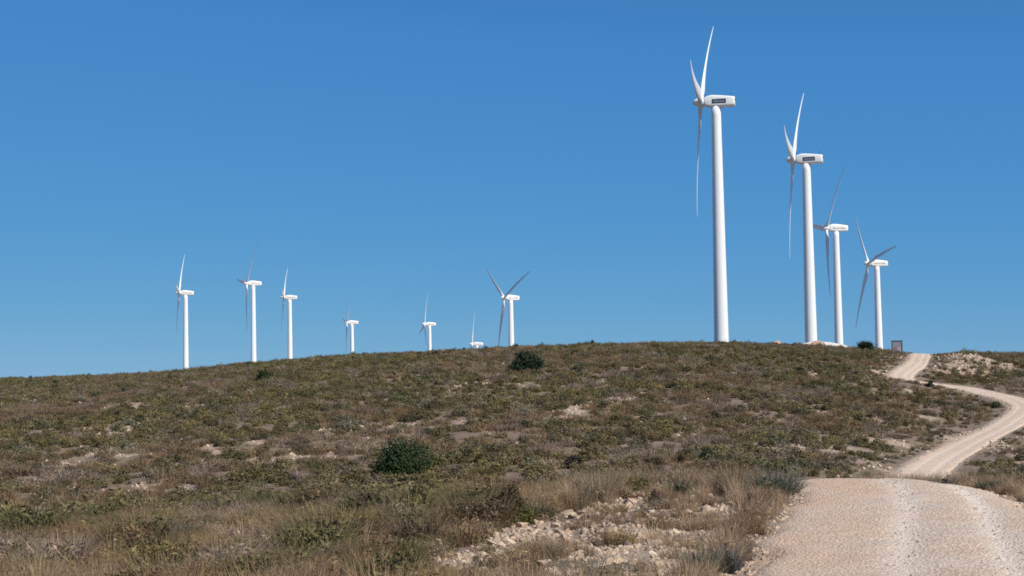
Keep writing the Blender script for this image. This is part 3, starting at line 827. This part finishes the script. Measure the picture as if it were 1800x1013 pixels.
def blade_mesh():
    """points up +Z, leading edge to -Y, wind side to -X"""
    L = 27.5; V = []; Fs = []; n = 18; af = airfoil(n)
    secs = [0.75, 1.2, 1.8, 2.6, 3.6, 4.6, 5.6, 7, 9, 11, 13, 15, 17, 19, 21, 23, 24.5, 25.6, 26.6, 27.2, L]
    for r in secs:
        ch = np.interp(r, [.75, 1.8, 3.4, 5.2, 8, 14, 20, 25, 27.0, 27.5], [.8, .8, 1.5, 2.1, 1.85, 1.35, .95, .62, .4, .06])
        bl = float(np.clip((r - 1.6) / 3.2, 0, 1)); bl = bl * bl * (3 - 2 * bl)
        tw = R(float(np.interp(r, [1.6, 5, 8, 13, 19, 26.6], [18, 15, 10, 5.5, 2.5, .5])) + 4.0)
        bend = 1.3 * ((r / L) ** 2.3 - r / L)
        for j in range(n):
            a = j / n * 2 * math.pi
            cxr, cyr = -.5 * math.cos(a) * .95, .5 * math.sin(a) * .95
            tk = float(np.interp(r, [2, 5, 12, 26], [1.6, 1.45, 1.15, .95]))
            axx, ayy = (af[j][0] - .32) * ch, af[j][1] * ch * tk
            c = cxr * (1 - bl) + axx * bl; th_ = cyr * (1 - bl) + ayy * bl
            # chord axis: + toward trailing edge (+Y, slightly +X); thickness axis toward +X
            yy = c * math.cos(tw) - th_ * math.sin(tw); xx = c * math.sin(tw) + th_ * math.cos(tw)
            V.append((xx * 1.12 + bend, yy * 1.12, r))
    for i in range(len(secs) - 1):
        for j in range(n):
            k = (j + 1) % n; Fs.append((i * n + j, i * n + k, (i + 1) * n + k, (i + 1) * n + j))
    Fs.append(tuple(range(n))); Fs.append(tuple(range((len(secs) - 1) * n, len(secs) * n)))
    me = mesh_np('blade', V, Fs, [M_BLADE], True)
    bm = bmesh.new(); bm.from_mesh(me); bmesh.ops.recalc_face_normals(bm, faces=bm.faces); bm.to_mesh(me); bm.free()
    return me


ME_BLADE = blade_mesh()


def box_mesh(name, boxes, mat):
    bm = bmesh.new()
    for (x1, x2, y1, y2, z1, z2) in boxes:
        mt = Matrix.Translation(((x1 + x2) / 2, (y1 + y2) / 2, (z1 + z2) / 2)) @ Matrix.Diagonal((x2 - x1, y2 - y1, z2 - z1, 1))
        bmesh.ops.create_cube(bm, size=1, matrix=mt)
    me = bpy.data.meshes.new(name); bm.to_mesh(me); bm.free(); me.materials.append(mat); return me


def text_mesh(name, body, size, mat, extrude=.012):
    cu = bpy.data.curves.new(name, 'FONT'); cu.body = body; cu.size = size; cu.align_x = 'CENTER'; cu.align_y = 'CENTER'; cu.extrude = extrude; cu.resolution_u = 2
    o = bpy.data.objects.new(name, cu); COL.objects.link(o)
    dg = bpy.context.evaluated_depsgraph_get(); dg.update()
    me = bpy.data.meshes.new_from_object(o.evaluated_get(dg)); bpy.data.objects.remove(o); me.name = name
    me.materials.clear(); me.materials.append(mat); return me


ME_PANEL = box_mesh('name_panel', [(-.78, 2.36, -1.225, -1.16, -.60, .36)], M_NAVY)
ME_TXT1 = text_mesh('lettering', 'Gamesa', .78, M_PALE)
ME_TXT2 = text_mesh('lettering', 'Gamesa Eólica', .80, M_RED)
ME_MAST = box_mesh('weather_mast', [(3.55, 3.62, -.35, -.28, .9, 1.75), (3.40, 3.77, -.345, -.285, 1.60, 1.66), (3.36, 3.46, -.36, -.27, 1.64, 1.80), (4.28, 4.55, -.3, .3, .05, .42)], M_DARK)
TILT = R(5.2); OVER = 3.4


def turbine(u, v, D, psi, phi, label, style, pitch=0, reach=1):
    hub = campos + ray(u, v) * D
    thl = math.atan2(hub.x, hub.y); l = Vector((math.sin(thl), math.cos(thl), 0)); left = Vector((-math.cos(thl), math.sin(thl), 0))
    a = left * math.cos(R(psi)) - l * math.sin(R(psi))
    rz = math.atan2(-a.y, -a.x)                      # local -X looks along a
    bx, by = hub.x - a.x * OVER, hub.y - a.y * OVER
    zb = float(Z0(np.array([bx]), np.array([by]))[0]) - 1.3
    hz = hub.z - OVER * math.tan(TILT) * .0
    root = link(bpy.data.objects.new('wind_turbine', None)); root.location = (bx, by, zb); root.rotation_euler = (0, 0, rz)
    tag(root, label, 'wind turbine', 'white wind turbines along the ridge')
    hh = hz - zb
    tw = link(bpy.data.objects.new('tower', ME_TOWER), root); tw.scale = (1, 1, (hh - .8) / TW)
    nc = link(bpy.data.objects.new('nacelle', ME_NAC), root); nc.location = (0, 0, hh)
    mk = link(bpy.data.objects.new('weather_mast', ME_MAST), nc)
    if style == 'panel':
        link(bpy.data.objects.new('name_panel', ME_PANEL), nc)
        tx = link(bpy.data.objects.new('lettering', ME_TXT1), nc); tx.location = (.79, -1.24, -.13); tx.rotation_euler = (R(90), 0, 0)
    else:
        tx = link(bpy.data.objects.new('lettering', ME_TXT2), nc); tx.location = (.9, -1.19, -.12); tx.rotation_euler = (R(90), 0, 0)
        w = max(p_.co.x for p_ in ME_TXT2.vertices); tx.scale = (2.35 / w, 1, 1)
    sp = link(bpy.data.objects.new('spinner', ME_SPIN), root); sp.location = (0, 0, hh)
    for k in range(3):
        b_ = link(bpy.data.objects.new('blade', ME_BLADE), root); b_.location = (-OVER, 0, hh); b_.scale = (reach, reach, reach); b_.rotation_euler = (Matrix.Rotation(TILT, 3, 'Y') @ Matrix.Rotation(R(phi + 120 * k), 3, 'X') @ Matrix.Rotation(R(-pitch), 3, 'Z')).to_euler()
    return root


turbine(1232, 180, 325, -5.0, -38.5, 'tallest and nearest white wind turbine, with dark name panel, on the hill crest', 'panel')
turbine(1394, 281, 376, -5.0, -40, 'white wind turbine with dark name panel standing by the pink earth heap, second tallest', 'panel')
turbine(1453, 401, 516, 18, 39.5, 'white wind turbine with red lettering behind the white gravel bank', 'text')
turbine(1526.6, 463, 565, 22, 80.5, 'white wind turbine with a dark blade crossing its nacelle, next to the notice board', 'text')
turbine(315, 515, 765, -4, -36, 'leftmost white wind turbine of the distant row', 'text', 5)
turbine(434, 498, 756, 13, 38.5, 'white wind turbine second from left, above the small round bush', 'text')
turbine(499, 523, 833, -3, -38, 'white wind turbine third from left in the distant row', 'text', 5, .86)
turbine(610, 567, 970, 9, 40, 'small distant white wind turbine fourth from left', 'text', 0, .9)
turbine(746.5, 570, 985, 9, 12, 'small distant white wind turbine with one dark blade pointing down to the left', 'text', 5, .86)
turbine(830, 605, 1000, 4, 10, 'wind turbine with only nacelle and upper blade showing above the crest', 'text', 5, .88)
turbine(886.5, 523.5, 677, 27, 66, 'white wind turbine with raised blades forming a Y beside the pine green bush', 'text')

# ------------------------------------------------------------------ heaps by the crest
def heap(name, u, v, wpx, hpx, r, mat, label, seed, depth=.6, flat=1.0):
    d = ray(u, v); k = r / math.hypot(d.x, d.y); P = campos + d * k
    w = wpx / F * r / 2; h = hpx / F * r; V = []; nA, nB = 40, 12
    zg = float(Z0(np.array([P.x]), np.array([P.y]))[0]); top = max(P.z + h, zg + .3)
    for i in range(nB + 1):
        t_ = i / nB
        for j in range(nA):
            a = j / nA * 6.2832
            rr_ = t_ * (1 + .22 * (float(fbm(np.array([math.cos(a) * 1.5 + seed]), np.array([math.sin(a) * 1.5]), seed)[0]) - .5) * 2)
            x, y = P.x + math.cos(a) * rr_ * w, P.y + math.sin(a) * rr_ * w * depth
            g_ = float(Z0(np.array([x]), np.array([y]))[0])
            f_ = (1 - t_ ** 2) ** flat + .12 * (float(fbm(np.array([x / 1.3]), np.array([y / 1.3]), seed + 5)[0]) - .5) * (1 - t_)
            V.append((x, y, g_ - .4 + max(0, f_) * (top - zg + .4)))
    Fs = [(i * nA + j, i * nA + (j + 1) % nA, (i + 1) * nA + (j + 1) % nA, (i + 1) * nA + j) for i in range(1, nB) for j in range(nA)]
    c = len(V); V.append(tuple(np.mean(np.array(V[:nA]), 0)))
    Fs += [(c, nA + j, nA + (j + 1) % nA) for j in range(nA)]
    me = mesh_np(name, V, Fs, [mat], True)
    bm = bmesh.new(); bm.from_mesh(me); bmesh.ops.recalc_face_normals(bm, faces=bm.faces); bm.to_mesh(me); bm.free()
    o = link(bpy.data.objects.new(name, me)); tag(o, label, 'heap'); return o


heap('gravel_bank', 1449, 611, 116, 9.5, 336, M_WGRAV, 'long low bank of white gravel at the foot of the two middle right turbines', 3, .45, .6)
heap('earth_heap', 1438, 608, 46, 9, 332, M_PINK, 'pink earth heap in front of the white gravel bank', 7, .6, .9)
heap('earth_heap', 1367, 606, 34, 7, 330, M_PINK, 'small orange pink earth heap alone on the crest left of the gravel bank', 11, .6)

# ------------------------------------------------------------------ notice board
t = NT('board_grey', .7, .2); t.color(t.mix(t.noise(4), (.20, .20, .25), (.27, .265, .31))); M_BOARD = t.m
t = NT('board_red', .7, .2); t.color(t.mix(t.noise(6), (.26, .10, .10), (.33, .17, .16))); M_BRED = t.m
t = NT('board_pale', .7, .2); t.color(t.mix(t.noise(6), (.36, .27, .27), (.44, .35, .34))); M_BPALE = t.m
d = ray(1577, 619); rB = 297; P = campos + d * (rB / math.hypot(d.x, d.y))
zg = float(Z0(np.array([P.x]), np.array([P.y]))[0])
bd = link(bpy.data.objects.new('notice_board', None)); bd.location = (P.x, P.y, zg - .2); bd.rotation_euler = (0, 0, R(-8))
tag(bd, 'framed notice board on two posts at the crest beside the track', 'notice board')
hb = max(2.2, P.z - zg + .2 + 2.15)
for sx in (-1, 1):
    link(bpy.data.objects.new('post', box_mesh('post', [(sx * .98 - .09, sx * .98 + .09, -.09, .09, 0, hb)], M_DARK)), bd)
link(bpy.data.objects.new('top_rail', box_mesh('top_rail', [(-1.14, 1.14, -.11, .11, hb + .003, hb + .17)], M_DARK)), bd)
pn = link(bpy.data.objects.new('panel', box_mesh('panel', [(-.887, .887, -.04, .04, hb - 1.78, hb)], M_BOARD)), bd)
link(bpy.data.objects.new('picture', box_mesh('picture', [(-.82, -.05, -.055, -.043, hb - 1.70, hb - 1.25)], M_BRED)), pn)
link(bpy.data.objects.new('text_block', box_mesh('text_block', [(.05, .80, -.055, -.043, hb - 1.72, hb - 1.15)], M_BPALE)), pn)

# ------------------------------------------------------------------ light
SUN_EL, SUN_AZ = R(43), R(47)     # azimuth: to the right of straight behind the camera
sdir = Vector((math.sin(SUN_AZ) * math.cos(SUN_EL), -math.cos(SUN_AZ) * math.cos(SUN_EL), math.sin(SUN_EL)))
ld = bpy.data.lights.new('sun', 'SUN'); ld.energy = 5.0; ld.angle = R(.5); ld.color = (1, .94, .84)
lo = link(bpy.data.objects.new('sun', ld)); lo.rotation_euler = (-sdir).to_track_quat('-Z', 'Y').to_euler(); lo.location = sdir * 400

wd = bpy.data.worlds.new('World'); scn.world = wd; wd.use_nodes = True
nt = wd.node_tree; bg = nt.nodes['Background']
sk = nt.nodes.new('ShaderNodeTexSky'); sk.sky_type = 'NISHITA'; sk.sun_disc = False
sk.sun_elevation = SUN_EL; sk.sun_rotation = math.atan2(sdir.x, sdir.y)
sk.altitude = 5000; sk.air_density = 1.0; sk.dust_density = 0; sk.ozone_density = 6
sp_ = nt.nodes.new('ShaderNodeSeparateColor'); cb_ = nt.nodes.new('ShaderNodeCombineColor')
nt.links.new(sk.outputs[0], sp_.inputs[0])
for ch, (x0, y0, pw) in enumerate(((1.35, .775, .66), (2.7, 2.86, .38), (6.2, 6.2, .14))):   # clear, deep blue air: softer gradient than the model's
    a_ = nt.nodes.new('ShaderNodeMath'); a_.operation = 'DIVIDE'; a_.inputs[1].default_value = x0
    b_ = nt.nodes.new('ShaderNodeMath'); b_.operation = 'POWER'; b_.inputs[1].default_value = pw
    c_ = nt.nodes.new('ShaderNodeMath'); c_.operation = 'MULTIPLY'; c_.inputs[1].default_value = y0
    nt.links.new(sp_.outputs[ch], a_.inputs[0]); nt.links.new(a_.outputs[0], b_.inputs[0]); nt.links.new(b_.outputs[0], c_.inputs[0]); 
    d_ = nt.nodes.new('ShaderNodeMath'); d_.operation = 'MULTIPLY'; d_.inputs[1].default_value = (.70, 1.31, 1.43)[ch]
    e_ = nt.nodes.new('ShaderNodeMath'); e_.operation = 'MINIMUM'
    nt.links.new(sp_.outputs[ch], d_.inputs[0]); nt.links.new(c_.outputs[0], e_.inputs[0]); nt.links.new(d_.outputs[0], e_.inputs[1])
    nt.links.new(e_.outputs[0], cb_.inputs[ch])
nt.links.new(cb_.outputs[0], bg.inputs['Color']); bg.inputs['Strength'].default_value = .096

# ------------------------------------------------------------------ render look
vs = scn.view_settings; vs.view_transform = 'Standard'; vs.look = 'None'; vs.exposure = 0; vs.gamma = 1; vs.use_curve_mapping = False
scn.cycles.max_bounces = 6; scn.cycles.diffuse_bounces = 3; scn.cycles.transparent_max_bounces = 4
scn.cycles.use_denoising = False
scn.cycles.filter_width = 1.7
